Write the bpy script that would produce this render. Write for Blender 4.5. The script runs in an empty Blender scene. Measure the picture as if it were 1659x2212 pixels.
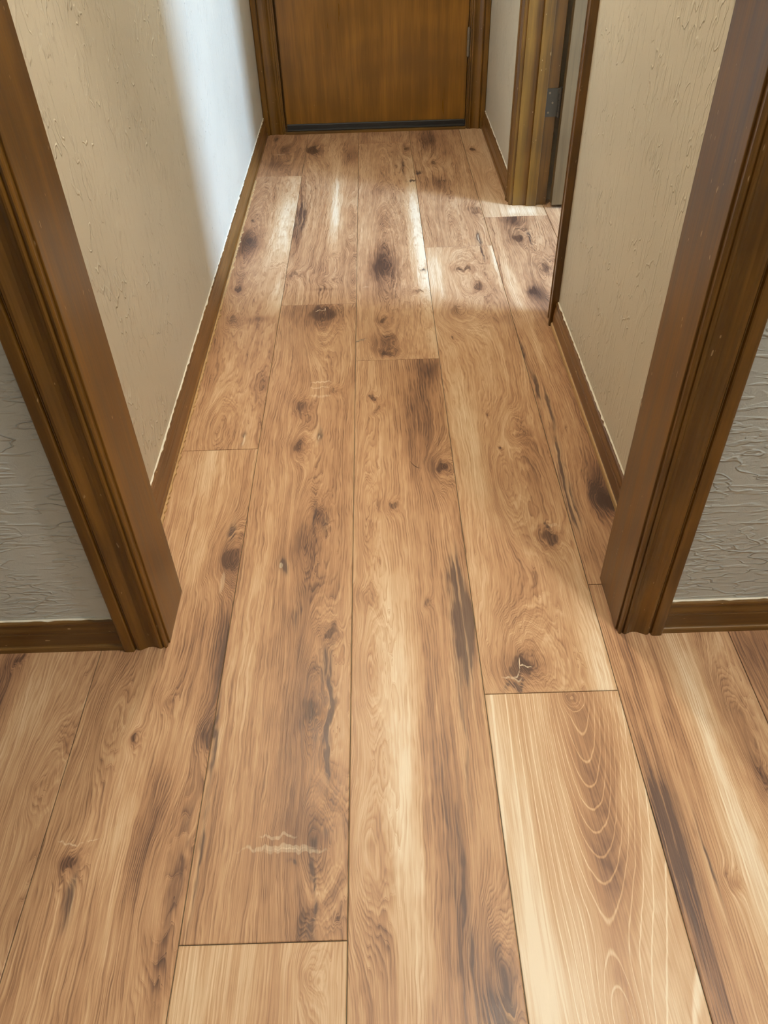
import bpy, bmesh, math, random
from mathutils import Matrix, Vector

S = bpy.context.scene
COL = S.collection

# ------------------------------------------------------------------ camera, world, light, exposure
cam_d = bpy.data.cameras.new('camera')
cam_d.sensor_fit = 'VERTICAL'
cam_d.sensor_height = 24.0
cam_d.lens = 24.0 * 1699.4 / 2212.0
cam_d.clip_start = 0.02
cam_o = bpy.data.objects.new('camera', cam_d)
COL.objects.link(cam_o)
PITCH, YAW, ROLL = math.radians(42.467), math.radians(0.2098), math.radians(-1.9474)
_fw = Vector((0, math.cos(PITCH), -math.sin(PITCH)))
_r0 = Vector((1, 0, 0))
_u0 = Vector((0, math.sin(PITCH), math.cos(PITCH)))
_r = _r0 * math.cos(ROLL) + _u0 * math.sin(ROLL)
_u = _u0 * math.cos(ROLL) - _r0 * math.sin(ROLL)
_m = Matrix((( _r.x, _u.x, -_fw.x), (_r.y, _u.y, -_fw.y), (_r.z, _u.z, -_fw.z)))
cam_o.matrix_world = Matrix.Translation((0.0704, 0.0, 1.1425)) @ (Matrix.Rotation(YAW, 3, 'Z') @ _m).to_4x4()
S.camera = cam_o

S.view_settings.view_transform = 'Standard'
S.view_settings.look = 'None'
S.view_settings.gamma = 1.0
S.view_settings.use_curve_mapping = False
S.view_settings.exposure = 0.0

w = bpy.data.worlds.new('overcast_sky')
S.world = w
w.use_nodes = True
w.node_tree.nodes['Background'].inputs[0].default_value = (0.62, 0.76, 1.0, 1)
w.node_tree.nodes['Background'].inputs[1].default_value = 0.6

S.cycles.adaptive_threshold = 0.03
S.cycles.max_bounces = 6
S.cycles.diffuse_bounces = 3
S.cycles.glossy_bounces = 3
S.cycles.caustics_reflective = False
S.cycles.caustics_refractive = False

def point_lamp(name, loc, watts, col, radius):
    d = bpy.data.lights.new(name, 'POINT')
    d.energy = watts; d.color = col; d.shadow_soft_size = radius
    o = bpy.data.objects.new(name, d); COL.objects.link(o); o.location = loc
    return o
# the ceiling lamp of the front room, just before the opening, and the ceiling lamp of the hall
point_lamp('front_room_ceiling_lamp', (0.69, 0.56, 2.64), 88.0, (1.0, 0.95, 0.87), 0.06)
point_lamp('hall_ceiling_lamp', (-0.09, 2.08, 2.34), 46.0, (1.0, 0.89, 0.73), 0.06)
# daylight through the bedroom window
d = bpy.data.lights.new('bedroom_window_daylight', 'AREA')
d.shape = 'RECTANGLE'; d.size = 1.12; d.size_y = 0.78; d.energy = 290.0; d.color = (0.42, 0.64, 1.0)
o = bpy.data.objects.new('bedroom_window_daylight', d); COL.objects.link(o)
o.location = (3.36, 1.48, 1.50); o.rotation_euler = (0, math.radians(90), 0)

# ------------------------------------------------------------------ helpers
def lin(c):
    c /= 255.0
    return c / 12.92 if c <= 0.04045 else ((c + 0.055) / 1.055) ** 2.4
def rgb(r, g, b): return (lin(r), lin(g), lin(b), 1.0)

class NB:
    """small node-tree builder"""
    def __init__(s, name):
        s.m = bpy.data.materials.new(name); s.m.use_nodes = True
        s.t = s.m.node_tree; s.n = s.t.nodes
        s.b = s.n['Principled BSDF']
    def put(s, sock, v):
        if hasattr(v, 'is_output'): s.t.links.new(v, sock)
        else: sock.default_value = v
    def math(s, op, a, b=0.0, c=None, clamp=False):
        k = s.n.new('ShaderNodeMath'); k.operation = op; k.use_clamp = clamp
        s.put(k.inputs[0], a); s.put(k.inputs[1], b)
        if c is not None: s.put(k.inputs[2], c)
        return k.outputs[0]
    def vmath(s, op, a, b=(0, 0, 0), scale=None):
        k = s.n.new('ShaderNodeVectorMath'); k.operation = op
        s.put(k.inputs[0], a)
        if op not in ('LENGTH', 'SCALE'): s.put(k.inputs[1], b)
        if scale is not None: s.put(k.inputs['Scale'], scale)
        return k.outputs['Value'] if op == 'LENGTH' else k.outputs[0]
    def coord(s): return s.n.new('ShaderNodeTexCoord').outputs['Object']
    def mapping(s, v, loc=(0, 0, 0), rot=(0, 0, 0), sc=(1, 1, 1), kind='POINT'):
        k = s.n.new('ShaderNodeMapping'); k.vector_type = kind
        s.put(k.inputs[0], v)
        k.inputs[1].default_value = loc; k.inputs[2].default_value = rot; k.inputs[3].default_value = sc
        return k.outputs[0]
    def noise(s, v, scale=1.0, detail=2.0, rough=0.5, dist=0.0, dim='2D', color=False):
        k = s.n.new('ShaderNodeTexNoise'); k.noise_dimensions = dim
        s.put(k.inputs['Vector'], v); k.inputs['Scale'].default_value = scale
        k.inputs['Detail'].default_value = detail; k.inputs['Roughness'].default_value = rough
        k.inputs['Distortion'].default_value = dist
        return k.outputs['Color' if color else 'Fac']
    def comb(s, x, y, z=0.0):
        k = s.n.new('ShaderNodeCombineXYZ'); s.put(k.inputs[0], x); s.put(k.inputs[1], y); s.put(k.inputs[2], z)
        return k.outputs[0]
    def sep(s, v):
        k = s.n.new('ShaderNodeSeparateXYZ'); s.put(k.inputs[0], v); return k.outputs
    def rng(s, v, a, b, c=0.0, d=1.0, smooth=True):
        k = s.n.new('ShaderNodeMapRange'); k.interpolation_type = 'SMOOTHSTEP' if smooth else 'LINEAR'
        s.put(k.inputs[0], v)
        for i, q in enumerate((a, b, c, d)): k.inputs[1 + i].default_value = q
        return k.outputs[0]
    def mix(s, f, a, b, mode='MIX'):
        k = s.n.new('ShaderNodeMix'); k.data_type = 'RGBA'; k.blend_type = mode
        s.put(k.inputs[0], f); s.put(k.inputs[6], a); s.put(k.inputs[7], b)
        return k.outputs[2]
    def ramp(s, f, stops):
        k = s.n.new('ShaderNodeValToRGB'); e = k.color_ramp.elements
        while len(e) < len(stops): e.new(0.5)
        for el, (p, c) in zip(e, stops): el.position = p; el.color = c
        s.put(k.inputs[0], f); return k.outputs[0]
    def bump(s, h, strength, dist):
        k = s.n.new('ShaderNodeBump'); k.inputs['Strength'].default_value = strength
        k.inputs['Distance'].default_value = dist; s.put(k.inputs['Height'], h)
        s.t.links.new(k.outputs[0], s.b.inputs['Normal'])
    def out(s, col, rough, spec=0.5, coat=0.0):
        s.put(s.b.inputs['Base Color'], col); s.put(s.b.inputs['Roughness'], rough)
        s.b.inputs['Specular IOR Level'].default_value = spec
        s.b.inputs['Coat Weight'].default_value = coat
        s.b.inputs['Coat Roughness'].default_value = 0.25
        return s.m

# ------------------------------------------------------------------ materials
def mat_plank(i, p, feats, x0, y0):
    """vinyl plank with a printed oak pattern: growth rings, fibre, knots and mineral streaks,
    all in the plank's own metres (x across, y along)"""
    N = NB('oak_vinyl_%02d' % i)
    P = N.coord()
    Pn = N.vmath('ADD', P, (i * 3.17 + 1.3, i * 7.31 + 2.1, 0))
    def st(sx, sy): return N.vmath('MULTIPLY', Pn, (sx, sy, 0))
    wn = N.noise(st(42, 11), 1.0, 2.0, 0.6, color=True)
    warp = N.vmath('MULTIPLY', N.vmath('SUBTRACT', wn, (0.5, 0.5, 0.5)), (0.013 * p.get('w', 1), 0.030 * p.get('w', 1), 0))
    Pw = N.vmath('ADD', P, warp)
    u = N.sep(P)
    ws = N.sep(wn)
    # ring field, counted in rings
    low = N.noise(st(5.0, 1.1), 1.0, 1.0, 0.45)
    G = N.math('MULTIPLY', u[0], p['t'] * 1.5)
    G = N.math('MULTIPLY_ADD', low, p['n'] * 5.0, G)
    G = N.math('MULTIPLY_ADD', ws[2], p['n'] * 0.9 * p.get('w', 1), G)
    T = None; core = None; streak = None; pale = None
    Pk = N.vmath('ADD', Pw, warp); globals_pw = Pw
    def d2(f, kx, ky):
        Pw = Pk if f[0] in 'KS' else globals_pw
        rx, ry = f[3] * kx, f[4] * ky
        cx, cy = f[1] - x0, f[2] - y0
        if len(f) > 6:
            v = N.mapping(Pw, loc=(cx, cy, 0), rot=(0, 0, math.radians(f[6])), sc=(rx, ry, 1), kind='TEXTURE')
        else:
            k = N.n.new('ShaderNodeVectorMath'); k.operation = 'MULTIPLY_ADD'
            N.put(k.inputs[0], Pw); k.inputs[1].default_value = (1 / rx, 1 / ry, 0); k.inputs[2].default_value = (-cx / rx, -cy / ry, 0)
            v = k.outputs[0]
        k = N.n.new('ShaderNodeVectorMath'); k.operation = 'DOT_PRODUCT'
        N.put(k.inputs[0], v); N.put(k.inputs[1], v)
        return k.outputs['Value']
    def soft(d): return N.math('POWER', 0.25, d)
    def hard(d): return N.math('MULTIPLY_ADD', d, -1.6, 1.7, clamp=True)
    def acc(a, m, s): return N.math('MULTIPLY', m, s) if a is None else N.math('MULTIPLY_ADD', m, s, a)
    for f in feats:
        k, s = f[0], f[5]
        if k == 'H': G = acc(G, soft(d2(f, 1.2, 1.2)), s * (2.2 if p['rc'] > 0 else 1.6))
        elif k == 'K':
            d = d2(f, 1.25, 1.2)
            big = min(1.0, f[3] / 0.012)
            halo = N.math('POWER', 0.80, d)
            G = acc(G, halo, (2.0 + 4.0 * big) * min(1, s + .3))
            core = acc(core, hard(d), s)
            T = acc(T, N.math('POWER', 0.62, d), -0.30 * s)
        elif k == 'S': streak = acc(streak, soft(d2(f, 1.15, 1.1)), s * 1.9)
        elif k == 'P': pale = acc(pale, hard(d2(f, 1.0, 1.0)), s)
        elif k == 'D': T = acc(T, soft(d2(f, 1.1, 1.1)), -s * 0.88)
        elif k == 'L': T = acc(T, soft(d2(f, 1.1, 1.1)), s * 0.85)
    # rings: a soft saw tooth, dark late wood and a pale line after it
    fr = N.math('FRACT', G)
    late = N.math('MULTIPLY', fr, fr)
    line = N.rng(N.math('ABSOLUTE', N.math('SUBTRACT', fr, 0.93)), 0.09, 0.01)
    rmod = N.rng(ws[0], 0.36, 0.62, 0.15, 1.0)
    # fibre follows the rings
    v1 = N.comb(N.math('MULTIPLY', G, 0.42), N.math('MULTIPLY', u[1], 2.6), i * 1.7)
    fib = N.noise(v1, 1.0, 3.0, 0.62, dim='3D')
    v2 = N.comb(N.math('MULTIPLY_ADD', u[0], 420.0, N.math('MULTIPLY', G, 1.2)), N.math('MULTIPLY', u[1], 11.0), 0.0)
    pore = N.noise(v2, 1.0, 1.0, 0.6)
    broad = N.noise(st(8.0, 0.9), 1.0, 1.0, 0.5)
    v3 = N.comb(N.math('MULTIPLY_ADD', G, 0.85, N.math('MULTIPLY', u[0], 40.0)), N.math('MULTIPLY', u[1], 2.2), i * 0.9)
    thr = N.noise(v3, 1.0, 2.0, 0.6, dim='3D')
    tone = N.math('MULTIPLY_ADD', broad, 0.22, 0.435 + p['b'])
    tone = N.math('MULTIPLY_ADD', fib, 0.50, N.math('SUBTRACT', tone, 0.25))
    tone = N.math('MULTIPLY_ADD', ws[1], 0.07, N.math('ADD', tone, 0.045))
    tone = N.math('MULTIPLY_ADD', pore, 0.34, N.math('SUBTRACT', tone, 0.25 + 0.21))
    tone = N.math('MULTIPLY_ADD', thr, 0.46, N.math('SUBTRACT', tone, 0.02))
    if p['rc'] > 0:
        tone = N.math('MULTIPLY_ADD', N.math('MULTIPLY', late, rmod), -0.34 * p['rc'] / 0.6, tone)
        tone = N.math('MULTIPLY_ADD', N.math('MULTIPLY', line, rmod), 0.26 * p['rc'] / 0.6, tone)
    else:
        tone = N.math('MULTIPLY_ADD', line, -0.30 * p['rc'], tone)
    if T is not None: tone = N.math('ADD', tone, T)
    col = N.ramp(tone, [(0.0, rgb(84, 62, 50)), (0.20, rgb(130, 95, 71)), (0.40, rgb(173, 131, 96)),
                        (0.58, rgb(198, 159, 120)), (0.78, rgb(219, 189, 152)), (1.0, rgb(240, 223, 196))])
    if streak is not None:
        sm = N.math('MULTIPLY', streak, N.rng(thr, 0.40, 0.66, 1.2, 0.18), clamp=True)
        col = N.mix(N.math('MULTIPLY', sm, 0.84), col, rgb(78, 60, 54))
    if core is not None:
        km = N.rng(N.math('MULTIPLY_ADD', ws[1], -1.1, N.math('ADD', core, 0.45)), 0.25, 0.75)
        km = N.math('MULTIPLY', N.math('MULTIPLY', km, N.math('MINIMUM', core, 1.0)), N.math('MULTIPLY_ADD', late, 0.45, 0.60), clamp=True)
        col = N.mix(N.math('MULTIPLY', km, 0.88), col, rgb(72, 50, 40))
    if pale is not None:
        col = N.mix(N.math('MULTIPLY', pale, N.rng(pore, 0.30, 0.60, 0.35, 0.85), clamp=True), col, rgb(240, 222, 190))
    # fine pressed-in grain
    h = N.noise(N.vmath('MULTIPLY', Pn, (330, 24, 0)), 1.0, 1.0, 0.6)
    N.bump(h, 0.20, 0.0010)
    return N.out(col, N.rng(pore, 0.2, 0.8, 0.36, 0.50, False), 0.45)

def mat_plaster(name, colr, ridge=1.0, vertical=False):
    N = NB(name)
    P = N.coord()
    st = N.vmath('MULTIPLY', P, (1.0, 1.0, 0.5) if vertical else (0.62, 0.62, 1.9))
    n1 = N.noise(st, 34.0 if vertical else 26.0, 1.0, 0.6, dim='3D')
    rid = N.rng(N.math('ABSOLUTE', N.math('SUBTRACT', n1, 0.5)), 0.030, 0.0)
    mask = N.rng(N.noise(P, 13.0 if vertical else 8.0, 0.0, 0.5, dim='3D'), 0.48 if vertical else 0.40, 0.62)
    n2 = N.noise(N.vmath('ADD', st, (5, 5, 5)), 50.0, 1.0, 0.6, dim='3D')
    plate = N.rng(n2, 0.52, 0.58)
    mask2 = N.rng(N.noise(N.vmath('ADD', P, (9, 2, 4)), 10.0, 0.0, 0.5, dim='3D'), 0.44, 0.64)
    scr = N.rng(N.noise(N.vmath('MULTIPLY', P, (110, 110, 14) if vertical else (26, 26, 150)), 1.0, 0.0, 0.5, dim='3D'), 0.60, 0.74)
    fine = N.noise(P, 420.0, 0.0, 0.6, dim='3D')
    h = N.math('MULTIPLY', rid, mask)
    h = N.math('MULTIPLY_ADD', N.math('MULTIPLY', plate, mask2), 0.55, h)
    h = N.math('MULTIPLY_ADD', scr, 0.6 if vertical else 0.5, h)
    h = N.math('MULTIPLY_ADD', fine, 0.16, h)
    N.bump(h, 0.55 * ridge, 0.0022)
    var = N.noise(P, 2.5, 1.0, 0.5, dim='3D')
    c2 = tuple(x * 0.93 for x in colr[:3]) + (1,)
    col = N.mix(N.rng(var, 0.3, 0.7), c2, colr)
    return N.out(col, 0.55, 0.35)

def mat_stain(name, dark, light, axis=2, rough=0.34, scuff=0.5, coat=0.25, fig=1.0):
    """stained, varnished wood with grain along one axis and a few pale nicks"""
    N = NB(name)
    P = N.coord()
    sc = [34, 34, 34]; sc[axis] = 1.6
    g1 = N.noise(N.mapping(P, sc=tuple(sc)), 1.0, 3.0, 0.6, dim='3D')
    sc = [240, 240, 240]; sc[axis] = 9
    g2 = N.noise(N.mapping(P, sc=tuple(sc)), 1.0, 2.0, 0.5, dim='3D')
    big = N.noise(P, 6.0, 1.0, 0.5, dim='3D')
    t = N.math('MULTIPLY_ADD', g1, 0.65 * fig, N.math('MULTIPLY_ADD', g2, 0.22, N.math('MULTIPLY', big, 0.38)))
    col = N.mix(N.rng(t, 0.42, 0.86), dark, light)
    sc = [150, 150, 150]; sc[axis] = 55
    nick = N.rng(N.noise(N.mapping(P, loc=(3, 1, 8), sc=tuple(sc)), 1.0, 1.0, 0.5, dim='3D'), 0.755, 0.79)
    col = N.mix(N.math('MULTIPLY', nick, scuff), col, rgb(205, 175, 130))
    N.bump(g2, 0.12, 0.0006)
    return N.out(col, N.rng(g1, 0.3, 0.7, rough - 0.05, rough + 0.08, False), 0.5, coat)

def mat_plain(name, c, rough=0.5, metal=0.0, var=0.12, scale=60.0):
    N = NB(name)
    n = N.noise(N.coord(), scale, 3.0, 0.6, dim='3D')
    c2 = tuple(x * (1 - var) for x in c[:3]) + (1,)
    N.b.inputs['Metallic'].default_value = metal
    return N.out(N.mix(n, c2, c), N.rng(n, 0.2, 0.8, rough - 0.06, rough + 0.06, False), 0.5)

M = {
 'plaster_hall': mat_plaster('plaster_hall_greige', rgb(214, 205, 184), 1.2, True),
 'plaster_front': mat_plaster('plaster_front_greige', rgb(206, 210, 207), 1.7, False),
 'ceiling': mat_plaster('plaster_ceiling_white', rgb(226, 222, 212), 0.8, False),
 'trim_v': mat_stain('stained_trim_upright', rgb(82, 53, 10), rgb(128, 88, 24), 2),
 'trim_y': mat_stain('stained_trim_along_hall', rgb(96, 63, 25), rgb(136, 95, 46), 1, 0.36),
 'trim_x': mat_stain('stained_trim_across', rgb(86, 57, 18), rgb(128, 92, 36), 0, 0.36, 0.9),
 'door': mat_stain('stained_birch_door', rgb(114, 75, 13), rgb(156, 106, 30), 2, 0.32, 0.15, 0.3, 0.8),
 'bedroom_door': mat_stain('stained_bedroom_door', rgb(82, 62, 36), rgb(108, 86, 54), 2, 0.42, 0.1),
 'raw_edge': mat_plain('worn_raw_wood_edge', rgb(205, 166, 112), 0.6, 0, 0.35, 90),
 'caulk': mat_plain('cream_paint_line', rgb(240, 232, 212), 0.5, 0, 0.1, 80),
 'rubber': mat_plain('black_rubber', rgb(44, 43, 42), 0.42, 0, 0.3, 40),
 'metal': mat_plain('dull_bronze_metal', rgb(140, 126, 106), 0.42, 0.4, 0.25, 60),
 'steel': mat_plain('dull_steel', rgb(88, 84, 78), 0.45, 0.5, 0.2, 60),
 'under': mat_plain('dark_underlay', rgb(112, 100, 76), 0.8),
 'subfloor': mat_plain('oak_vinyl_plain', rgb(186, 146, 104), 0.5, 0, 0.2, 6),
 'white': mat_plain('white_window_paint', rgb(232, 232, 228), 0.4),
 'hair': mat_plain('dark_hair', rgb(40, 30, 26), 0.5),
}
def mat_glass():
    N = NB('window_glass')
    N.b.inputs['Transmission Weight'].default_value = 1.0
    N.b.inputs['IOR'].default_value = 1.45
    n = N.noise(N.coord(), 3.0, 1.0, 0.5, dim='3D')
    return N.out((0.96, 0.98, 1.0, 1), N.rng(n, 0.3, 0.7, 0.0, 0.02, False), 0.5)
M['glass'] = mat_glass()

# ------------------------------------------------------------------ mesh helpers
def obj(name, bm, mat, parent=None, loc=(0, 0, 0), smooth=False, **props):
    me = bpy.data.meshes.new(name)
    bmesh.ops.recalc_face_normals(bm, faces=bm.faces[:])
    bm.to_mesh(me); bm.free()
    if smooth:
        for f in me.polygons: f.use_smooth = True
    me.materials.append(mat)
    o = bpy.data.objects.new(name, me); COL.objects.link(o)
    o.location = loc
    if parent is not None: o.parent = parent
    for k, v in props.items(): o[k] = v
    return o
def empty(name, loc=(0, 0, 0), **props):
    o = bpy.data.objects.new(name, None); COL.objects.link(o); o.location = loc
    o.empty_display_size = 0.1
    for k, v in props.items(): o[k] = v
    return o
def box(bm, a, b, bevel=0.0, seg=2):
    vs = [bm.verts.new((x, y, z)) for x in (a[0], b[0]) for y in (a[1], b[1]) for z in (a[2], b[2])]
    fs = [bm.faces.new([vs[i] for i in q]) for q in ((0, 1, 3, 2), (4, 6, 7, 5), (0, 4, 5, 1), (2, 3, 7, 6), (0, 2, 6, 4), (1, 5, 7, 3))]
    if bevel:
        es = list({e for f in fs for e in f.edges})
        bmesh.ops.bevel(bm, geom=es, offset=bevel, segments=seg, affect='EDGES', profile=0.6)
    return bm
def boxes(*bs):
    bm = bmesh.new()
    for a, b in bs: box(bm, a, b)
    return bm
def extrude(prof, frame, length, n=1):
    """closed profile of (s, t) swept along the third axis; frame = (origin, s-axis, t-axis, sweep-axis)"""
    o, sa, ta, wa = (Vector(v) for v in frame)
    bm = bmesh.new(); rings = []
    for k in range(n + 1):
        rings.append([bm.verts.new(o + sa * s + ta * t + wa * (length * k / n)) for s, t in prof])
    m = len(prof)
    for k in range(n):
        for i in range(m):
            bm.faces.new((rings[k][i], rings[k][(i + 1) % m], rings[k + 1][(i + 1) % m], rings[k + 1][i]))
    bm.faces.new(rings[0]); bm.faces.new(list(reversed(rings[-1])))
    return bm
def cyl(bm, c0, c1, r, n=12):
    c0, c1 = Vector(c0), Vector(c1); ax = (c1 - c0).normalized()
    a = ax.orthogonal().normalized(); b = ax.cross(a)
    R = [[bm.verts.new(c + a * (r * math.cos(t)) + b * (r * math.sin(t))) for t in [2 * math.pi * k / n for k in range(n)]] for c in (c0, c1)]
    for k in range(n): bm.faces.new((R[0][k], R[0][(k + 1) % n], R[1][(k + 1) % n], R[1][k]))
    bm.faces.new(R[0]); bm.faces.new(list(reversed(R[1])))
    return bm

# ------------------------------------------------------------------ measures (metres)
PW = 0.2286                       # plank width
XL, XR = -0.427, 0.573            # hall walls
YF, YB = 0.912, 1.032             # front wall faces
OL, OR = -0.333, 0.483            # front opening, between the jambs
DN, DF = 2.080, 2.906             # side doorway, between the jambs
YE = 3.835                        # end wall face
HT, CEIL, CEILF = 2.03, 2.44, 2.75

# ------------------------------------------------------------------ setting: floor slab, walls, ceiling
floor = obj('floor', boxes(((-2.3, -1.8, -0.06), (3.5, 4.3, -0.0026))), M['under'], kind='structure',
            label='rustic oak-look vinyl plank floor running down the hall', category='floor')
def wall(name, label, mat, *bs):
    return obj(name, boxes(*bs), mat, kind='structure', label=label, category='wall')
wall('wall_left', 'greige textured hall wall on the left with a patch of daylight', M['plaster_hall'], ((XL - 0.12, YB, 0), (XL, YE + 0.1, CEIL)))
wall('wall_right', 'greige textured hall wall on the right with a side doorway', M['plaster_hall'],
     ((XR, YB, 0), (XR + 0.12, DN - 0.019, CEIL)), ((XR, DF + 0.019, 0), (XR + 0.12, YE + 0.1, CEIL)),
     ((XR, DN - 0.019, HT + 0.02), (XR + 0.12, DF + 0.019, CEIL)))
wall('wall_front_left', 'grey textured wall left of the cased opening in the foreground', M['plaster_front'], ((-2.2, YF, 0), (OL - 0.019, YB, CEILF)))
wall('wall_front_right', 'pale grey textured wall right of the cased opening in the foreground', M['plaster_front'],
     ((OR + 0.019, YF, 0), (2.4, YB, CEILF)), ((OL - 0.019, YF, HT + 0.02), (OR + 0.019, YB, CEILF)))
wall('wall_end', 'wall around the brown door at the end of the hall', M['plaster_hall'],
     ((XL - 0.12, YE, 0), (OL - 0.02, YE + 0.1, CEIL)), ((0.505, YE, 0), (XR + 0.12, YE + 0.1, CEIL)), ((OL - 0.02, YE, HT + 0.05), (0.505, YE + 0.1, CEIL)))
wall('wall_back', 'plain wall of the front room behind the camera', M['plaster_front'], ((-2.3, -1.8, 0), (2.5, -1.7, CEILF)))
wall('wall_front_room_side', 'side walls of the front room', M['plaster_front'], ((-2.3, -1.7, 0), (-2.2, YB, CEILF)), ((2.4, -1.7, 0), (2.5, YF, CEILF)))
wall('wall_bedroom', 'plain walls of the bedroom beyond the side doorway', M['plaster_hall'],
     ((XR + 0.12, YB, 0), (3.5, YB + 0.02, CEIL)), ((XR + 0.12, 2.955, 0), (3.5, 3.06, CEIL)),
     ((3.4, YB, 0), (3.5, 1.07, CEIL)), ((3.4, 1.89, 0), (3.5, 3.06, CEIL)), ((3.4, 1.07, 0), (3.5, 1.89, 0.90)), ((3.4, 1.07, 2.10), (3.5, 1.89, CEIL)))
obj('ceiling', boxes(((-2.3, YF + 0.06, CEIL), (3.5, 4.3, CEIL + 0.08)), ((-2.3, -1.8, CEILF), (2.5, YB, CEILF + 0.08))), M['ceiling'], kind='structure', label='flat white textured ceiling over the hall', category='ceiling')
win = empty('window_1', (3.45, 1.48, 0.90), kind='structure', label='white bedroom window letting in daylight', category='window')
obj('window_frame', boxes(((-0.04, -0.41, 0), (0.03, -0.37, 1.2)), ((-0.04, 0.37, 0), (0.03, 0.41, 1.2)), ((-0.04, -0.37, 0), (0.03, 0.37, 0.04)),
    ((-0.04, -0.37, 1.16), (0.03, 0.37, 1.2)), ((-0.03, -0.37, 0.58), (0.02, 0.37, 0.62))), M['white'], win)
obj('window_pane', boxes(((0.0, -0.37, 0.04), (0.004, 0.37, 0.58))), M['glass'], win)
obj('window_pane', boxes(((0.0, -0.37, 0.62), (0.004, 0.37, 1.16))), M['glass'], win)

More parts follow.
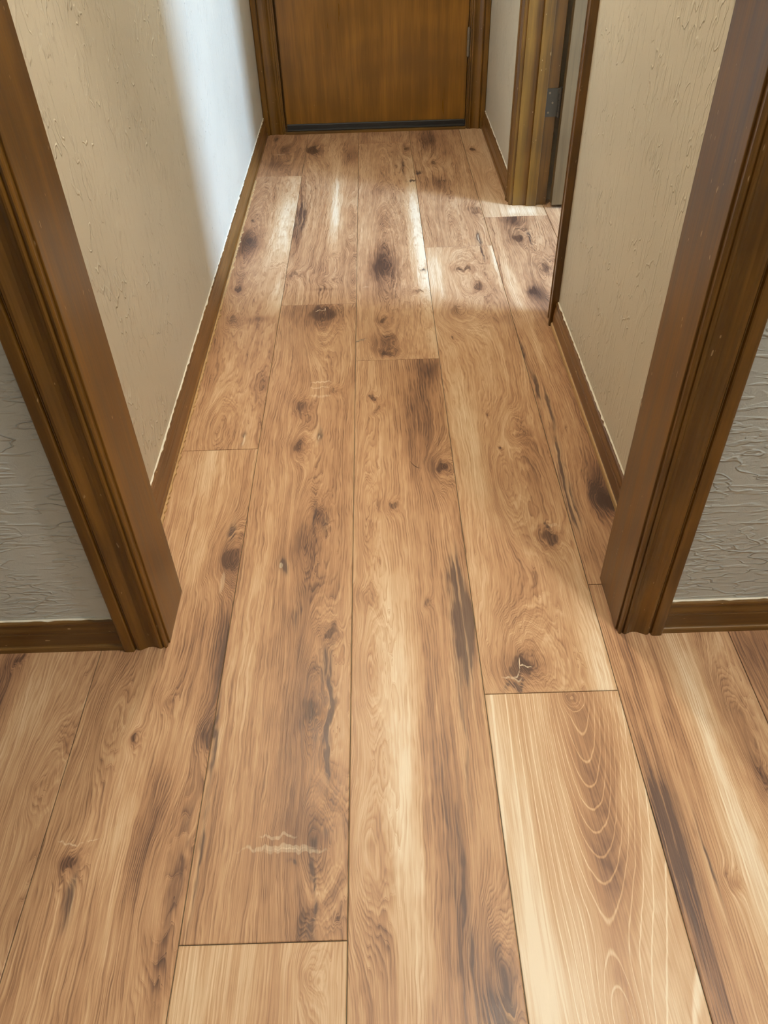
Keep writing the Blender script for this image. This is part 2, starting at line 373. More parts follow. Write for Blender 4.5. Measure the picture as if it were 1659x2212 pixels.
# ------------------------------------------------------------------ floor planks
# column, start, end, pattern, features in floor metres: (kind, x, y, radius across, radius along, strength[, turn])
# K knot, S dark mineral streak, D / L darker or lighter grain, P pale chatter mark or crack, H cathedral figure
PLANKS = [
  (-1, -0.600, 1.190, dict(t=70, n=3.0, rc=0.5, b=-0.02), [
    ('K',-0.6019,0.8863,0.006,0.009,0.8), ('H',-0.488,0.6401,0.03,0.1,6), ('H',-0.4681,0.4259,0.05,0.12,5), ('D',-0.6143,0.8286,0.03,0.1,0.25), ('L',-0.5486,0.7881,0.03,0.08,0.15), ('K',-0.5003,0.6327,0.006,0.006,0.3)]),
  (0, -0.310, 1.485, dict(t=110, n=2.5, rc=0.6, b=-0.02), [
    ('L',-0.3374,1.4194,0.045,0.16,0.28), ('L',-0.3244,1.1346,0.03,0.1,0.15), ('K',-0.2498,1.1221,0.02,0.028,1.0), ('H',-0.2518,1.138,0.03,0.08,7), ('P',-0.2569,1.0551,0.006,0.03,0.35), ('D',-0.233,0.8742,0.018,0.16,0.4), ('D',-0.2867,0.8971,0.04,0.12,0.15), ('K',-0.3125,0.7842,0.009,0.012,0.45), ('K',-0.3589,0.715,0.006,0.008,0.9), ('K',-0.2331,0.7141,0.009,0.018,0.9), ('S',-0.2566,1.1997,0.007,0.035,0.6), ('K',-0.4088,0.5081,0.009,0.012,0.9), ('S',-0.3955,0.4576,0.006,0.03,0.7), ('P',-0.4162,0.5398,0.02,0.002,0.5), ('P',-0.3827,0.5437,0.012,0.0015,0.4), ('D',-0.3001,0.5807,0.025,0.15,0.3), ('L',-0.3101,0.7081,0.05,0.08,0.15), ('L',-0.354,0.5393,0.03,0.06,0.15), ('H',-0.4031,0.7464,0.02,0.1,4), ('H',-0.2745,0.451,0.04,0.16,4), ('S',-0.2419,0.5084,0.003,0.12,0.3), ('D',-0.2492,0.4197,0.012,0.2,0.25)]),
  (0, 1.485, 3.286, dict(t=40, n=2.5, rc=0.6, b=0.0), [
    ('K',-0.3729,2.3031,0.01,0.015,1.0), ('H',-0.3781,2.6321,0.055,0.42,14), ('D',-0.3801,2.6512,0.045,0.12,0.5), ('K',-0.3741,2.6698,0.012,0.025,0.28), ('D',-0.3737,2.3862,0.03,0.1,0.2), ('L',-0.2621,2.863,0.045,0.45,0.5), ('L',-0.2435,2.2512,0.03,0.1,0.35), ('K',-0.3658,2.1144,0.013,0.02,0.6), ('S',-0.2673,1.5308,0.006,0.035,0.8), ('P',-0.2663,1.5215,0.0025,0.028,0.7), ('D',-0.4123,1.9341,0.05,0.2,0.15), ('K',-0.2444,1.7612,0.01,0.03,0.55), ('H',-0.3355,1.5624,0.04,0.14,6), ('K',-0.2536,2.4717,0.012,0.006,0.4), ('K',-0.3836,2.839,0.006,0.01,0.7), ('D',-0.287,2.1092,0.04,0.02,0.25)]),
  (0, 3.286, 5.080, dict(t=60, n=3.0, rc=0.5, b=-0.12), [
    ('P',-0.342,3.55,0.03,0.005,0.5), ('K',-0.3218,3.6015,0.016,0.03,0.6), ('K',-0.3681,3.7485,0.005,0.02,0.9), ('D',-0.3383,3.4295,0.05,0.06,0.2), ('H',-0.3241,3.3732,0.03,0.08,4)]),
  (1, -1.400, 0.394, dict(t=130, n=1.5, rc=0.45, b=0.1), [
    ('L',-0.1808,0.3439,0.05,0.08,0.1), ('K',-0.047,0.3512,0.007,0.008,0.4), ('D',-0.0874,0.3099,0.03,0.06,0.12), ('H',-0.0485,0.3567,0.02,0.05,3), ('L',-0.0173,0.3289,0.02,0.08,0.12)]),
  (1, 0.394, 2.190, dict(t=110, n=2.5, rc=0.6, b=-0.02), [
    ('K',-0.0999,2.1305,0.042,0.046,1.0), ('P',-0.1103,2.1482,0.016,0.003,0.8,25), ('P',-0.094,2.1586,0.002,0.012,0.8), ('H',-0.1082,2.0976,0.04,0.2,9), ('P',-0.0882,1.761,0.03,0.004,0.7), ('P',-0.0933,1.7351,0.03,0.003,0.6), ('P',-0.0918,1.6988,0.03,0.006,0.4), ('K',-0.1366,1.6496,0.012,0.022,0.75), ('K',-0.0589,1.7181,0.008,0.01,0.6), ('K',-0.1326,1.4873,0.009,0.022,0.9), ('H',-0.1292,1.4871,0.022,0.07,5), ('S',-0.0848,1.5304,0.006,0.03,0.95), ('P',-0.0855,1.5212,0.002,0.01,0.8), ('K',-0.0716,1.2591,0.01,0.016,0.7), ('S',-0.0828,1.242,0.003,0.035,0.8), ('S',-0.0592,1.2191,0.008,0.03,0.5), ('S',-0.1396,1.0979,0.006,0.022,1.0), ('P',-0.1443,1.0981,0.003,0.01,0.6), ('D',-0.0985,1.1649,0.04,0.08,0.22), ('H',-0.1041,1.1789,0.03,0.16,8), ('K',-0.0409,0.9217,0.01,0.012,0.9), ('S',-0.0487,0.857,0.006,0.06,0.85), ('S',-0.0345,0.7695,0.005,0.11,0.95), ('S',-0.0361,0.6987,0.004,0.08,0.8), ('S',-0.1052,0.9663,0.004,0.04,0.7), ('K',-0.066,0.7524,0.014,0.026,0.75), ('H',-0.0702,0.7894,0.03,0.2,9), ('D',-0.092,0.8896,0.05,0.4,0.18), ('L',-0.1952,0.8728,0.02,0.5,0.22), ('D',-0.2064,0.7944,0.006,0.4,0.2), ('P',-0.1059,0.54,0.03,0.003,0.4), ('P',-0.1046,0.5233,0.06,0.004,0.45), ('P',-0.077,0.5183,0.05,0.004,0.4), ('H',-0.0534,0.5231,0.045,0.1,9), ('D',-0.0583,0.5513,0.045,0.06,0.25), ('S',-0.0496,0.457,0.0035,0.06,0.8), ('K',-0.0643,0.4174,0.009,0.02,0.8), ('S',-0.0824,0.4982,0.008,0.005,0.7), ('S',-0.2242,0.7052,0.003,0.09,0.6), ('S',-0.2181,0.5077,0.003,0.1,0.6), ('D',-0.1967,0.5485,0.015,0.3,0.2), ('K',-0.0085,0.4279,0.003,0.004,0.9)]),
  (1, 2.190, 3.990, dict(t=90, n=3.0, rc=0.6, b=0.0), [
    ('K',-0.2001,3.5896,0.028,0.055,1.0), ('S',-0.2323,3.4475,0.01,0.06,0.5), ('S',-0.2109,2.8588,0.018,0.14,1.1), ('D',-0.2208,3.0844,0.02,0.3,0.3), ('D',-0.2118,2.6573,0.02,0.1,0.3), ('L',-0.0823,2.935,0.022,0.4,0.55), ('D',-0.0241,3.5135,0.04,0.12,0.3), ('K',-0.2016,2.4003,0.014,0.018,0.7), ('K',-0.0827,2.5328,0.008,0.008,0.5), ('H',-0.0126,2.3606,0.02,0.14,7), ('H',-0.0292,2.844,0.02,0.2,6), ('K',-0.0965,2.3504,0.02,0.012,0.3), ('D',-0.1016,2.2875,0.04,0.01,0.2)]),
  (2, 0.067, 1.862, dict(t=120, n=2.2, rc=0.65, b=0.0), [
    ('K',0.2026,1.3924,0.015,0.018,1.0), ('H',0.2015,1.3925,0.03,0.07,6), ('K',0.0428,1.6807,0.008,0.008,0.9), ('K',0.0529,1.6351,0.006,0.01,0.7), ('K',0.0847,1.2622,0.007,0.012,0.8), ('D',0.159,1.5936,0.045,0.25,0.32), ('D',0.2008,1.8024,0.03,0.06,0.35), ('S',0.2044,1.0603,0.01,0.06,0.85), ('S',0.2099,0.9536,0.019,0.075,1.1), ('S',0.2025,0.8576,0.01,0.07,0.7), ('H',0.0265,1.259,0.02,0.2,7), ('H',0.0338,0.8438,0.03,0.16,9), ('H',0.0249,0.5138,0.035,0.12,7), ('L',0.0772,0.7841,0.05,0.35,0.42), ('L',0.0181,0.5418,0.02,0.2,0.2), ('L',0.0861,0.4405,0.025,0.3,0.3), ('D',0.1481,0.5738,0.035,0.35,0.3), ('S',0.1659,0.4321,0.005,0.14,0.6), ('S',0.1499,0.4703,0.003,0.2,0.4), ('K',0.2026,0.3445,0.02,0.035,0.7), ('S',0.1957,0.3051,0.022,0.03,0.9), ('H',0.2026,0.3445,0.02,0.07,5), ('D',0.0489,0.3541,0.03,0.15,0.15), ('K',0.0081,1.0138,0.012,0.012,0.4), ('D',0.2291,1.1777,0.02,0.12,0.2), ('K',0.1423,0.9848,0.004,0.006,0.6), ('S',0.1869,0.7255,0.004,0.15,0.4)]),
  (2, 1.862, 3.657, dict(t=40, n=2.5, rc=0.6, b=0.0), [
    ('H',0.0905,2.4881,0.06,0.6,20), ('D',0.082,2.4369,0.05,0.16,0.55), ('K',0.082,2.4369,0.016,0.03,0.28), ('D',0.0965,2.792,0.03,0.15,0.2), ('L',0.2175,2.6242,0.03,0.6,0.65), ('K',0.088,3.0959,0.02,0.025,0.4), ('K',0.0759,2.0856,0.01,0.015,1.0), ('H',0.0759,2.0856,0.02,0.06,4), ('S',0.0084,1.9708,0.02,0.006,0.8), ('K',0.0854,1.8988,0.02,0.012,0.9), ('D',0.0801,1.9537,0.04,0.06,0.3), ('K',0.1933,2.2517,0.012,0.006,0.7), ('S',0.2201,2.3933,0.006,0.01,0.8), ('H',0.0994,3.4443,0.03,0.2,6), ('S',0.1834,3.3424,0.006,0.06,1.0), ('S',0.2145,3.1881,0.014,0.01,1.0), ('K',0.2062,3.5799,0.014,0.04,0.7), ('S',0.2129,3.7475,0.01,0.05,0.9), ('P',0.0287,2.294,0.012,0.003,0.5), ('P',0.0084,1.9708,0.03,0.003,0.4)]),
  (2, 3.657, 5.400, dict(t=70, n=2.5, rc=0.5, b=-0.1), [
    ('L',0.0938,3.7147,0.04,0.05,0.2)]),
  (3, -1.020, 0.779, dict(t=8, n=0.35, rc=-1.0, b=0.1, w=0.3), [
    ('H',0.3866,0.8108,0.068,0.44,9,-4.4), ('L',0.2496,0.5705,0.03,0.45,0.26), ('D',0.3857,0.6841,0.045,0.22,0.35), ('D',0.3729,0.4965,0.03,0.12,0.25), ('P',0.4243,0.4277,0.01,0.012,0.22), ('K',0.3734,0.7677,0.006,0.008,0.55), ('L',0.2587,0.3376,0.06,0.1,0.25), ('H',0.3463,0.2786,0.03,0.08,3), ('D',0.3567,0.3458,0.012,0.12,0.15), ('L',0.4017,0.3337,0.03,0.1,0.1)]),
  (3, 0.779, 2.569, dict(t=70, n=2.5, rc=0.5, b=0.02), [
    ('K',0.2961,0.8309,0.023,0.022,1.0), ('P',0.2987,0.8378,0.0018,0.014,0.9,-10), ('P',0.3076,0.8315,0.011,0.0018,0.9), ('P',0.2895,0.8194,0.009,0.0018,0.7,40), ('S',0.2832,0.7973,0.018,0.008,0.9,15), ('P',0.2796,0.8119,0.02,0.003,0.5,-15), ('H',0.3109,0.8585,0.055,0.1,9), ('K',0.4067,1.1559,0.013,0.016,1.0), ('S',0.4069,1.1907,0.004,0.014,0.9,20), ('P',0.4202,1.1943,0.01,0.006,0.4), ('H',0.3854,1.5335,0.03,0.08,5), ('H',0.338,1.3447,0.035,0.18,7), ('K',0.3402,1.4593,0.0035,0.004,1.0), ('K',0.3246,1.5983,0.0025,0.004,0.9), ('K',0.3892,1.5054,0.01,0.008,0.4), ('L',0.2731,1.5301,0.03,0.35,0.3), ('L',0.4327,0.8488,0.02,0.3,0.45), ('L',0.2517,1.0337,0.03,0.12,0.12), ('K',0.3477,2.4007,0.024,0.013,0.9), ('K',0.377,2.2698,0.016,0.022,0.85), ('H',0.3372,2.3358,0.06,0.25,11), ('K',0.2965,2.1213,0.026,0.024,0.55), ('H',0.2946,2.099,0.05,0.08,6), ('K',0.2722,1.9619,0.004,0.005,0.9), ('D',0.4088,1.3988,0.03,0.25,0.2), ('L',0.4629,2.4605,0.02,0.18,0.45), ('L',0.2517,2.3745,0.03,0.2,0.25), ('D',0.413,2.0637,0.04,0.03,0.15), ('S',0.4174,2.5168,0.003,0.05,0.8), ('D',0.442,1.0379,0.02,0.1,0.15)]),
  (3, 2.569, 4.360, dict(t=100, n=2.5, rc=0.6, b=-0.02), [
    ('H',0.3299,2.6927,0.03,0.3,8), ('S',0.4186,2.6276,0.006,0.05,1.0), ('P',0.4186,2.6276,0.002,0.035,0.7), ('K',0.4312,2.8703,0.014,0.04,0.7), ('K',0.3116,3.3796,0.012,0.02,0.8), ('D',0.3045,3.16,0.06,0.1,0.3), ('D',0.3095,3.693,0.06,0.15,0.45), ('S',0.247,3.2831,0.012,0.02,0.8), ('D',0.3672,3.5049,0.04,0.1,0.2), ('S',0.3336,3.1825,0.012,0.008,0.6), ('L',0.3496,2.4689,0.03,0.05,0.1)]),
  (4, -0.770, 1.022, dict(t=150, n=1.5, rc=0.6, b=0.02), [
    ('L',0.5839,0.6942,0.022,0.4,0.35), ('L',0.5726,0.4578,0.03,0.2,0.3), ('S',0.4753,0.5706,0.01,0.07,0.7), ('S',0.4755,0.5276,0.017,0.085,1.1), ('S',0.4686,0.4738,0.014,0.03,1.0), ('S',0.4728,0.4293,0.01,0.07,0.6), ('D',0.4731,0.3704,0.02,0.15,0.35), ('D',0.4823,0.6808,0.02,0.3,0.2), ('D',0.5368,0.7673,0.01,0.2,0.25), ('K',0.5406,0.4632,0.005,0.008,0.6), ('H',0.636,0.6924,0.025,0.16,8), ('D',0.6375,0.6754,0.02,0.1,0.25), ('S',0.5165,0.4855,0.004,0.06,0.5), ('D',0.4905,0.867,0.01,0.1,0.2), ('K',0.6437,0.6029,0.006,0.02,0.6)]),
  (4, 1.022, 2.808, dict(t=110, n=2.5, rc=0.6, b=-0.06), [
    ('K',0.5526,2.6172,0.014,0.026,1.0), ('H',0.5526,2.6172,0.03,0.12,6), ('S',0.592,2.6256,0.006,0.06,0.95), ('K',0.5402,2.2278,0.01,0.025,0.95), ('H',0.5813,2.2867,0.04,0.25,11), ('K',0.6062,2.382,0.014,0.03,0.8), ('D',0.5633,2.1962,0.03,0.1,0.35), ('D',0.5605,2.7751,0.04,0.06,0.4), ('S',0.458,1.8689,0.006,0.06,0.7), ('S',0.4683,1.6988,0.004,0.08,0.8), ('S',0.4835,1.6154,0.006,0.08,0.8), ('S',0.476,1.447,0.007,0.08,0.7), ('S',0.4701,1.3302,0.01,0.08,0.9), ('S',0.4697,1.2236,0.012,0.05,0.8), ('K',0.5479,1.2644,0.016,0.028,1.0), ('D',0.5381,1.311,0.03,0.1,0.35), ('D',0.5674,1.7808,0.02,0.2,0.2), ('L',0.4897,2.325,0.02,0.3,0.3), ('L',0.5054,1.9272,0.01,0.15,0.3), ('D',0.4823,1.0992,0.02,0.06,0.2)]),
  (4, 2.808, 4.600, dict(t=110, n=1.5, rc=0.4, b=0.1), [
    ('K',0.4901,3.5282,0.014,0.02,1.0), ('D',0.5061,3.167,0.05,0.15,0.15), ('L',0.5891,2.8572,0.06,0.05,0.35), ('H',0.5242,3.1654,0.02,0.1,5)]),
  (5, -0.300, 1.490, dict(t=90, n=2.0, rc=0.5, b=-0.15), [
    ('D',0.7201,0.8378,0.04,0.1,0.2)]),
  (5, 1.490, 3.290, dict(t=110, n=2.0, rc=0.5, b=0.0), [
    ('S',0.6672,2.6274,0.006,0.1,0.5)]),
]


def plank_mesh(width, length):
    g, c, d = 0.0007, 0.0011, 0.0025
    bm = bmesh.new()
    a0, a1, b0, b1 = g, width - g, g, length - g
    lv = [[(a0, b0), (a1, b0), (a1, b1), (a0, b1)], [(a0, b0), (a1, b0), (a1, b1), (a0, b1)], [(a0 + c, b0 + c), (a1 - c, b0 + c), (a1 - c, b1 - c), (a0 + c, b1 - c)]]
    zs = (-d, -0.0007, 0.0)
    R = [[bm.verts.new((x, y, z)) for x, y in q] for q, z in zip(lv, zs)]
    for k in range(2):
        for i in range(4): bm.faces.new((R[k][i], R[k][(i + 1) % 4], R[k + 1][(i + 1) % 4], R[k + 1][i]))
    bm.faces.new(R[2]); bm.faces.new(list(reversed(R[0])))
    return bm
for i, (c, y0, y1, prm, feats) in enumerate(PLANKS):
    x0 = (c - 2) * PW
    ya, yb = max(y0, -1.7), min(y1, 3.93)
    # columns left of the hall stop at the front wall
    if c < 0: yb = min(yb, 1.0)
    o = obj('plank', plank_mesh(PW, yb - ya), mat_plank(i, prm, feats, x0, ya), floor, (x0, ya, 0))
    for f in o.data.polygons: f.use_smooth = False
rnd = random.Random(5)
GEN = [mat_plank(40 + k, dict(t=90 + 20 * k, n=2.4, rc=0.55, b=0.02 - 0.05 * (k == 2)),
                 [('K', 0.07 + 0.04 * k, 0.5 + 0.3 * k, 0.012, 0.016, 0.9), ('L', 0.16, 0.9, 0.03, 0.5, 0.3), ('D', 0.06, 1.2, 0.03, 0.3, 0.3),
                  ('H', 0.12, 0.7, 0.05, 0.3, 9), ('S', 0.04 + 0.05 * k, 1.35, 0.006, 0.07, 0.8)], 0, 0) for k in range(3)]
shared = {}
for c in list(range(-7, -1)) + list(range(6, 15)):
    st = -1.7 - rnd.random() * 0.9
    y = st
    lim = 1.0 if c < 0 else 2.99
    while y < lim:
        a, b = max(y, -1.7), min(y + 1.795, lim)
        if b - a > 0.05:
            x0 = (c - 2) * PW
            o = obj('plank', plank_mesh(PW, b - a), GEN[rnd.randrange(3)], floor, (x0, a, 0))
        y += 1.795
for c in (5,):
    o = obj('plank', plank_mesh(PW, 3.9 - 3.29), GEN[0], floor, ((c - 2) * PW, 3.29, 0))

# ------------------------------------------------------------------ mouldings
CASING = [(0, 0), (0, .0085), (.0012, .0108), (.0032, .0116), (.0052, .0108), (.0062, .0088), (.0076, .0088), (.0088, .0112), (.0112, .0126),
          (.0140, .0124), (.0170, .0106), (.0220, .0086), (.0280, .0080), (.0340, .0086), (.0400, .0108), (.0450, .0134), (.0490, .0148),
          (.0530, .0144), (.0556, .0118), (.0566, .0106), (.0576, .0110), (.0584, .0156), (.0600, .0172), (.0640, .0176), (.0730, .0176), (.0762, .0170), (.0780, .0150), (.0780, 0)]
def casing(name, parent, origin, sdir, tdir, mat, length=HT + 0.08, width=0.078, wdir=(0, 0, 1), depth=1.0):
    k = width / 0.078
    o = obj(name, extrude([(s * k, t * depth * 1.12) for s, t in CASING], (origin, sdir, tdir, wdir), length), mat, parent)
    return o
def flat_jamb(name, parent, a, b, mat):
    bm = bmesh.new(); box(bm, a, b, 0.0012, 2)
    return obj(name, bm, mat, parent)

# front opening: jambs lining the wall and casing on the camera side
t1 = empty('trim_1', (0, YF, 0), kind='structure', label='brown stained casing and jambs of the open doorway in the foreground', category='door frame')
def loc1(x, y, z): return (x, y - YF, z)
flat_jamb('jamb', t1, loc1(OL - 0.018, YF - 0.001, 0.0), loc1(OL, YB + 0.006, HT), M['trim_v'])
flat_jamb('jamb', t1, loc1(OR, YF - 0.001, 0.0), loc1(OR + 0.018, YB + 0.006, HT), M['trim_v'])
flat_jamb('head_jamb', t1, loc1(OL - 0.018, YF - 0.001, HT), loc1(OR + 0.018, YB + 0.006, HT + 0.018), M['trim_x'])
casing('casing', t1, loc1(OL - 0.003, YF, 0), (-1, 0, 0), (0, -1, 0), M['trim_v'])
casing('casing', t1, loc1(OR + 0.003, YF, 0), (1, 0, 0), (0, -1, 0), M['trim_v'])
casing('head_casing', t1, loc1(OL - 0.003, YF, HT + 0.004), (0, 0, 1), (0, -1, 0), M['trim_x'], OR - OL + 0.006, 0.078, (1, 0, 0))

# side doorway
t2 = empty('trim_2', (XR, DN, 0), kind='structure', label='brown stained casing and jambs of the side doorway on the right', category='door frame')
def loc2(x, y, z): return (x - XR, y - DN, z)
flat_jamb('jamb', t2, loc2(XR - 0.001, DN - 0.018, 0), loc2(XR + 0.123, DN, HT), M['trim_v'])
flat_jamb('jamb', t2, loc2(XR - 0.001, DF, 0), loc2(XR + 0.123, DF + 0.018, HT), M['trim_v'])
flat_jamb('head_jamb', t2, loc2(XR - 0.001, DN - 0.018, HT), loc2(XR + 0.123, DF + 0.018, HT + 0.018), M['trim_y'])
for y, sd in ((DN - 0.004, -1), (DF + 0.004, 1)):
    casing('casing', t2, loc2(XR, y, 0), (0, sd, 0), (-1, 0, 0), M['trim_v'], HT + 0.07, 0.060, depth=1.0)
casing('head_casing', t2, loc2(XR, DN - 0.004, HT + 0.004), (0, 0, 1), (-1, 0, 0), M['trim_y'], DF - DN + 0.008, 0.060, (0, 1, 0), depth=1.0)
flat_jamb('door_stop', t2, loc2(XR + 0.048, DF - 0.011, 0), loc2(XR + 0.084, DF, HT), M['trim_v'])
flat_jamb('door_stop', t2, loc2(XR + 0.048, DN, 0), loc2(XR + 0.084, DN + 0.011, HT), M['trim_v'])

# end door frame
t3 = empty('trim_3', (0, YE, 0), kind='structure', label='brown stained casing around the door at the end of the hall', category='door frame')
def loc3(x, y, z): return (x, y - YE, z)
flat_jamb('jamb', t3, loc3(OL - 0.019, YE - 0.008, 0), loc3(OL, YE + 0.09, HT + 0.02), M['trim_v'])
flat_jamb('jamb', t3, loc3(0.486, YE - 0.008, 0), loc3(0.504, YE + 0.09, HT + 0.02), M['trim_v'])
flat_jamb('head_jamb', t3, loc3(OL - 0.019, YE - 0.008, HT + 0.02), loc3(0.504, YE + 0.09, HT + 0.04), M['trim_x'])
casing('casing', t3, loc3(OL - 0.006, YE - 0.006, 0), (-1, 0, 0), (0, -1, 0), M['trim_v'], HT + 0.08, 0.087)
casing('casing', t3, loc3(0.492, YE - 0.006, 0), (1, 0, 0), (0, -1, 0), M['trim_v'], HT + 0.08, 0.080)
casing('head_casing', t3, loc3(OL - 0.006, YE - 0.006, HT + 0.024), (0, 0, 1), (0, -1, 0), M['trim_x'], 0.83, 0.078, (1, 0, 0))
flat_jamb('threshold', t3, loc3(OL, YE - 0.024, 0), loc3(0.486, YE + 0.06, 0.010), M['trim_x'])
flat_jamb('door_stop', t3, loc3(OL, YE + 0.036, 0.012), loc3(OL + 0.012, YE + 0.08, HT + 0.02), M['trim_v'])
flat_jamb('door_stop', t3, loc3(0.474, YE + 0.036, 0.012), loc3(0.486, YE + 0.08, HT + 0.02), M['trim_v'])

# baseboards: (thickness, height) profile against the wall
BASE = [(0, 0.006), (.0112, .006), (.0112, .013), (.0104, .014), (.0100, .040), (.0096, .043), (.0086, .0450), (.0090, .0475), (.0086, .052), (.0070, .058),
        (.0062, .0625), (.0070, .0650), (.0074, .0685), (.0066, .0715), (.0046, .0732), (0, .0736)]
SHOE = [(0, 0), (.0146, 0), (.0146, .0085), (.0134, .0112), (.0112, .0122), (0, .0122)]
def baseboard(name, label, a, along, out, length, mat, shoe_mat, seed):
    r = random.Random(seed)
    b = empty(name, a, kind='structure', label=label, category='baseboard')
    fr = ((0, 0, 0), out, (0, 0, 1), along)
    obj('board', extrude(BASE, fr, length), mat, b)
    obj('shoe_strip', extrude(SHOE, fr, length), shoe_mat, b)
    # ragged cream paint line where the wall paint laps onto the top of the board
    n = max(6, int(length / 0.012)); bm = bmesh.new(); prev = None
    av, ov = Vector(along), Vector(out)
    for k in range(n + 1):
        t = length * k / n
        w_ = 0.0026 + 0.0012 * r.random() + (0.0016 if r.random() < 0.12 else 0) - (0.0018 if r.random() < 0.10 else 0)
        dz = 0.0012 * max(0, w_ - 0.0046) / 0.0014
        q = [bm.verts.new(av * t + ov * s + Vector((0, 0, z))) for s, z in ((0.0001, 0.0738), (0.0001, 0.0756), (w_, 0.0748 - dz), (w_, 0.0734 - dz))]
        if prev:
            for j in range(4): bm.faces.new((prev[j], prev[(j + 1) % 4], q[(j + 1) % 4], q[j]))
        else: bm.faces.new(q)
        prev = q
    bm.faces.new(list(reversed(prev)))
    obj('paint_line', bm, M['caulk'], b, label='ragged cream paint line along the top edge')
    return b
def ragged(parent, a, along, out, length, seed, w0, h):
    """worn pale edge of the floor gap filler"""
    r = random.Random(seed); n = int(length / 0.009); bm = bmesh.new(); prev = None
    av, ov = Vector(along), Vector(out)
    for k in range(n + 1):
        t = length * k / n
        w_ = w0 * (0.5 + 0.9 * r.random()) * (1.8 if r.random() < 0.08 else 1)
        q = [bm.verts.new(Vector(a) + av * t + ov * s + Vector((0, 0, z))) for s, z in ((-0.001, 0.0002), (-0.001, h), (w_, h * 0.7), (w_ * 1.1, 0.0002))]
        if prev:
            for j in range(4): bm.faces.new((prev[j], prev[(j + 1) % 4], q[(j + 1) % 4], q[j]))
        else: bm.faces.new(q)
        prev = q
    bm.faces.new(list(reversed(prev)))
    return obj('worn_edge', bm, M['raw_edge'], parent, label='ragged pale edge against the floor')
b1 = baseboard('baseboard_left', 'brown baseboard along the left hall wall with a ragged pale lower edge', (XL, YB + 0.006, 0), (0, 1, 0), (1, 0, 0), YE - 0.025 - YB - 0.006, M['trim_y'], M['trim_y'], 1)
ragged(b1, (0.0146, 0, 0), (0, 1, 0), (1, 0, 0), 2.2, 11, 0.0040, 0.0060)
b2 = baseboard('baseboard_right', 'brown baseboard along the right hall wall between opening and side doorway', (XR, YB + 0.006, 0), (0, 1, 0), (-1, 0, 0), DN - 0.065 - YB - 0.006, M['trim_y'], M['raw_edge'], 2)
b3 = baseboard('baseboard_right_end', 'short brown baseboard between the side doorway and the end door', (XR, DF + 0.065, 0), (0, 1, 0), (-1, 0, 0), YE - 0.025 - DF - 0.065, M['trim_y'], M['trim_y'], 3)
b4 = baseboard('baseboard_front_left', 'dark brown baseboard at the foot of the left foreground wall', (-2.2, YF, 0), (1, 0, 0), (0, -1, 0), 2.2 + OL - 0.081, M['trim_x'], M['trim_x'], 4)
b5 = baseboard('baseboard_front_right', 'scuffed brown baseboard at the foot of the right foreground wall', (OR + 0.081, YF, 0), (1, 0, 0), (0, -1, 0), 2.4 - OR - 0.081, M['trim_x'], M['trim_x'], 6)

# ------------------------------------------------------------------ doors
d1 = empty('door_1', (0.076, YE, 0), kind='structure', label='plain brown stained flush door closed at the end of the hall', category='door')
bm = bmesh.new(); box(bm, (-0.4000, 0.0, 0.036), (0.4075, 0.035, HT + 0.016), 0.0012, 2)
obj('door_leaf', bm, M['door'], d1)
SW = [(0, .008), (-.006, .008), (-.0115, .0095), (-.0135, .013), (-.0125, .0165), (-.009, .0185), (-.006, .0195), (-.0055, .034), (-.004, .0375), (0, .0378)]
obj('door_sweep', extrude(SW, ((-0.4000, 0, 0), (0, 1, 0), (0, 0, 1), (1, 0, 0)), 0.806), M['rubber'], d1, label='black rubber draught strip under the door')
def hinge_barrel(parent, x, y, z0, z1, mat, r=0.0066):
    h = None
    n = 5; st = (z1 - z0) / n
    bm = bmesh.new()
    for k in range(n): cyl(bm, (x, y, z0 + st * k + 0.0005), (x, y, z0 + st * (k + 1) - 0.0005), r)
    cyl(bm, (x, y, z0 - 0.003), (x, y, z1 + 0.003), r * 0.72)
    return bm
hb = obj('hinge', hinge_barrel(d1, 0.4095, -0.0085, 0.292, 0.398, M['metal']), M['metal'], d1, label='dull metal hinge barrel')
obj('hinge', hinge_barrel(d1, 0.4095, -0.0085, 1.70, 1.806, M['metal']), M['metal'], d1)

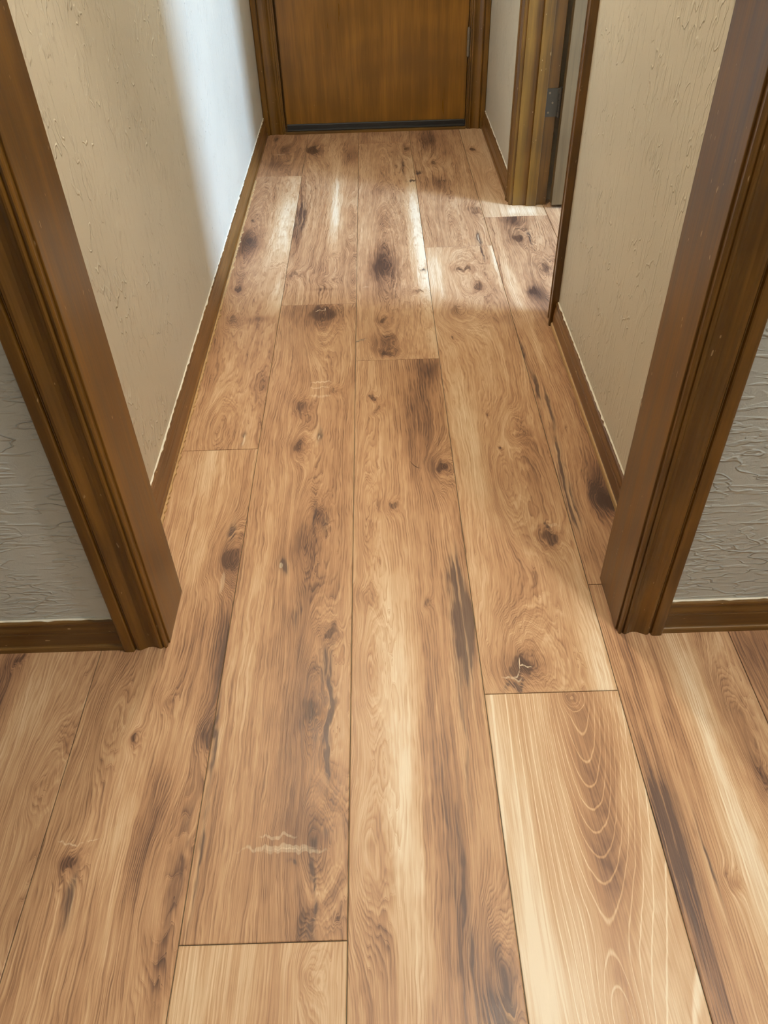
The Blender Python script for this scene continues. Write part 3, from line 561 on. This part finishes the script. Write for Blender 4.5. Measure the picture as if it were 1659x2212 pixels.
# bedroom door, standing open into the bedroom
d2 = empty('door_2', (XR + 0.131, DF - 0.003, 0), kind='structure', label='open brown bedroom door seen beyond the side doorway', category='door')
bm = bmesh.new(); box(bm, (0.004, -0.040, 0.014), (0.812, -0.005, HT - 0.004), 0.0012, 2)
obj('door_leaf', bm, M['bedroom_door'], d2)
for z0 in (0.303, 1.70):
    hg = obj('hinge', hinge_barrel(d2, 0.0, 0.0, z0, z0 + 0.089, M['steel']), M['steel'], d2, label='steel hinge plate and barrel')
    # plate with rounded corners let into the jamb
    prof = []
    for cx, cz, a0 in ((-0.042, z0 + 0.009, 180), (-0.042, z0 + 0.080, 90)):
        pts = [(cx + 0.009 * math.cos(math.radians(a)), cz + 0.009 * math.sin(math.radians(a))) for a in ((270, 247, 225, 202, 180) if a0 == 180 else (180, 157, 135, 112, 90))]
        prof += pts
    prof += [(-0.003, z0 + 0.089), (-0.003, z0)]
    obj('hinge_plate', extrude(prof, ((0, 0.0, 0), (1, 0, 0), (0, 0, 1), (0, 1, 0)), 0.0032), M['steel'], hg)
    for k, sz in enumerate((0.014, 0.0445, 0.075)):
        bm = bmesh.new(); cyl(bm, (-0.036 if k != 1 else -0.024, 0.0, z0 + sz), (-0.036 if k != 1 else -0.024, -0.0012, z0 + sz), 0.0034)
        obj('screw', bm, M['metal'], hg)

# ------------------------------------------------------------------ a stray hair on the floor
bm = bmesh.new(); prev = None
for k in range(9):
    t = k / 8.0
    c = Vector((-0.010 + 0.022 * t, 0.018 - 0.026 * t - 0.006 * math.sin(math.pi * t), 0.0008))
    r = 0.0006 * (0.35 + math.sin(math.pi * t) * 0.65)
    ring = [bm.verts.new(c + Vector((0.7 * r * math.cos(a), 0.7 * r * math.cos(a), r * math.sin(a) ))) for a in (0, 1.57, 3.14, 4.71)]
    if prev:
        for j in range(4): bm.faces.new((prev[j], prev[(j + 1) % 4], ring[(j + 1) % 4], ring[j]))
    else: bm.faces.new(ring)
    prev = ring
bm.faces.new(list(reversed(prev)))
obj('hair_strand', bm, M['hair'], None, (0.1395, 1.400, 0.0), label='short curved dark hair lying on the middle plank', category='hair')
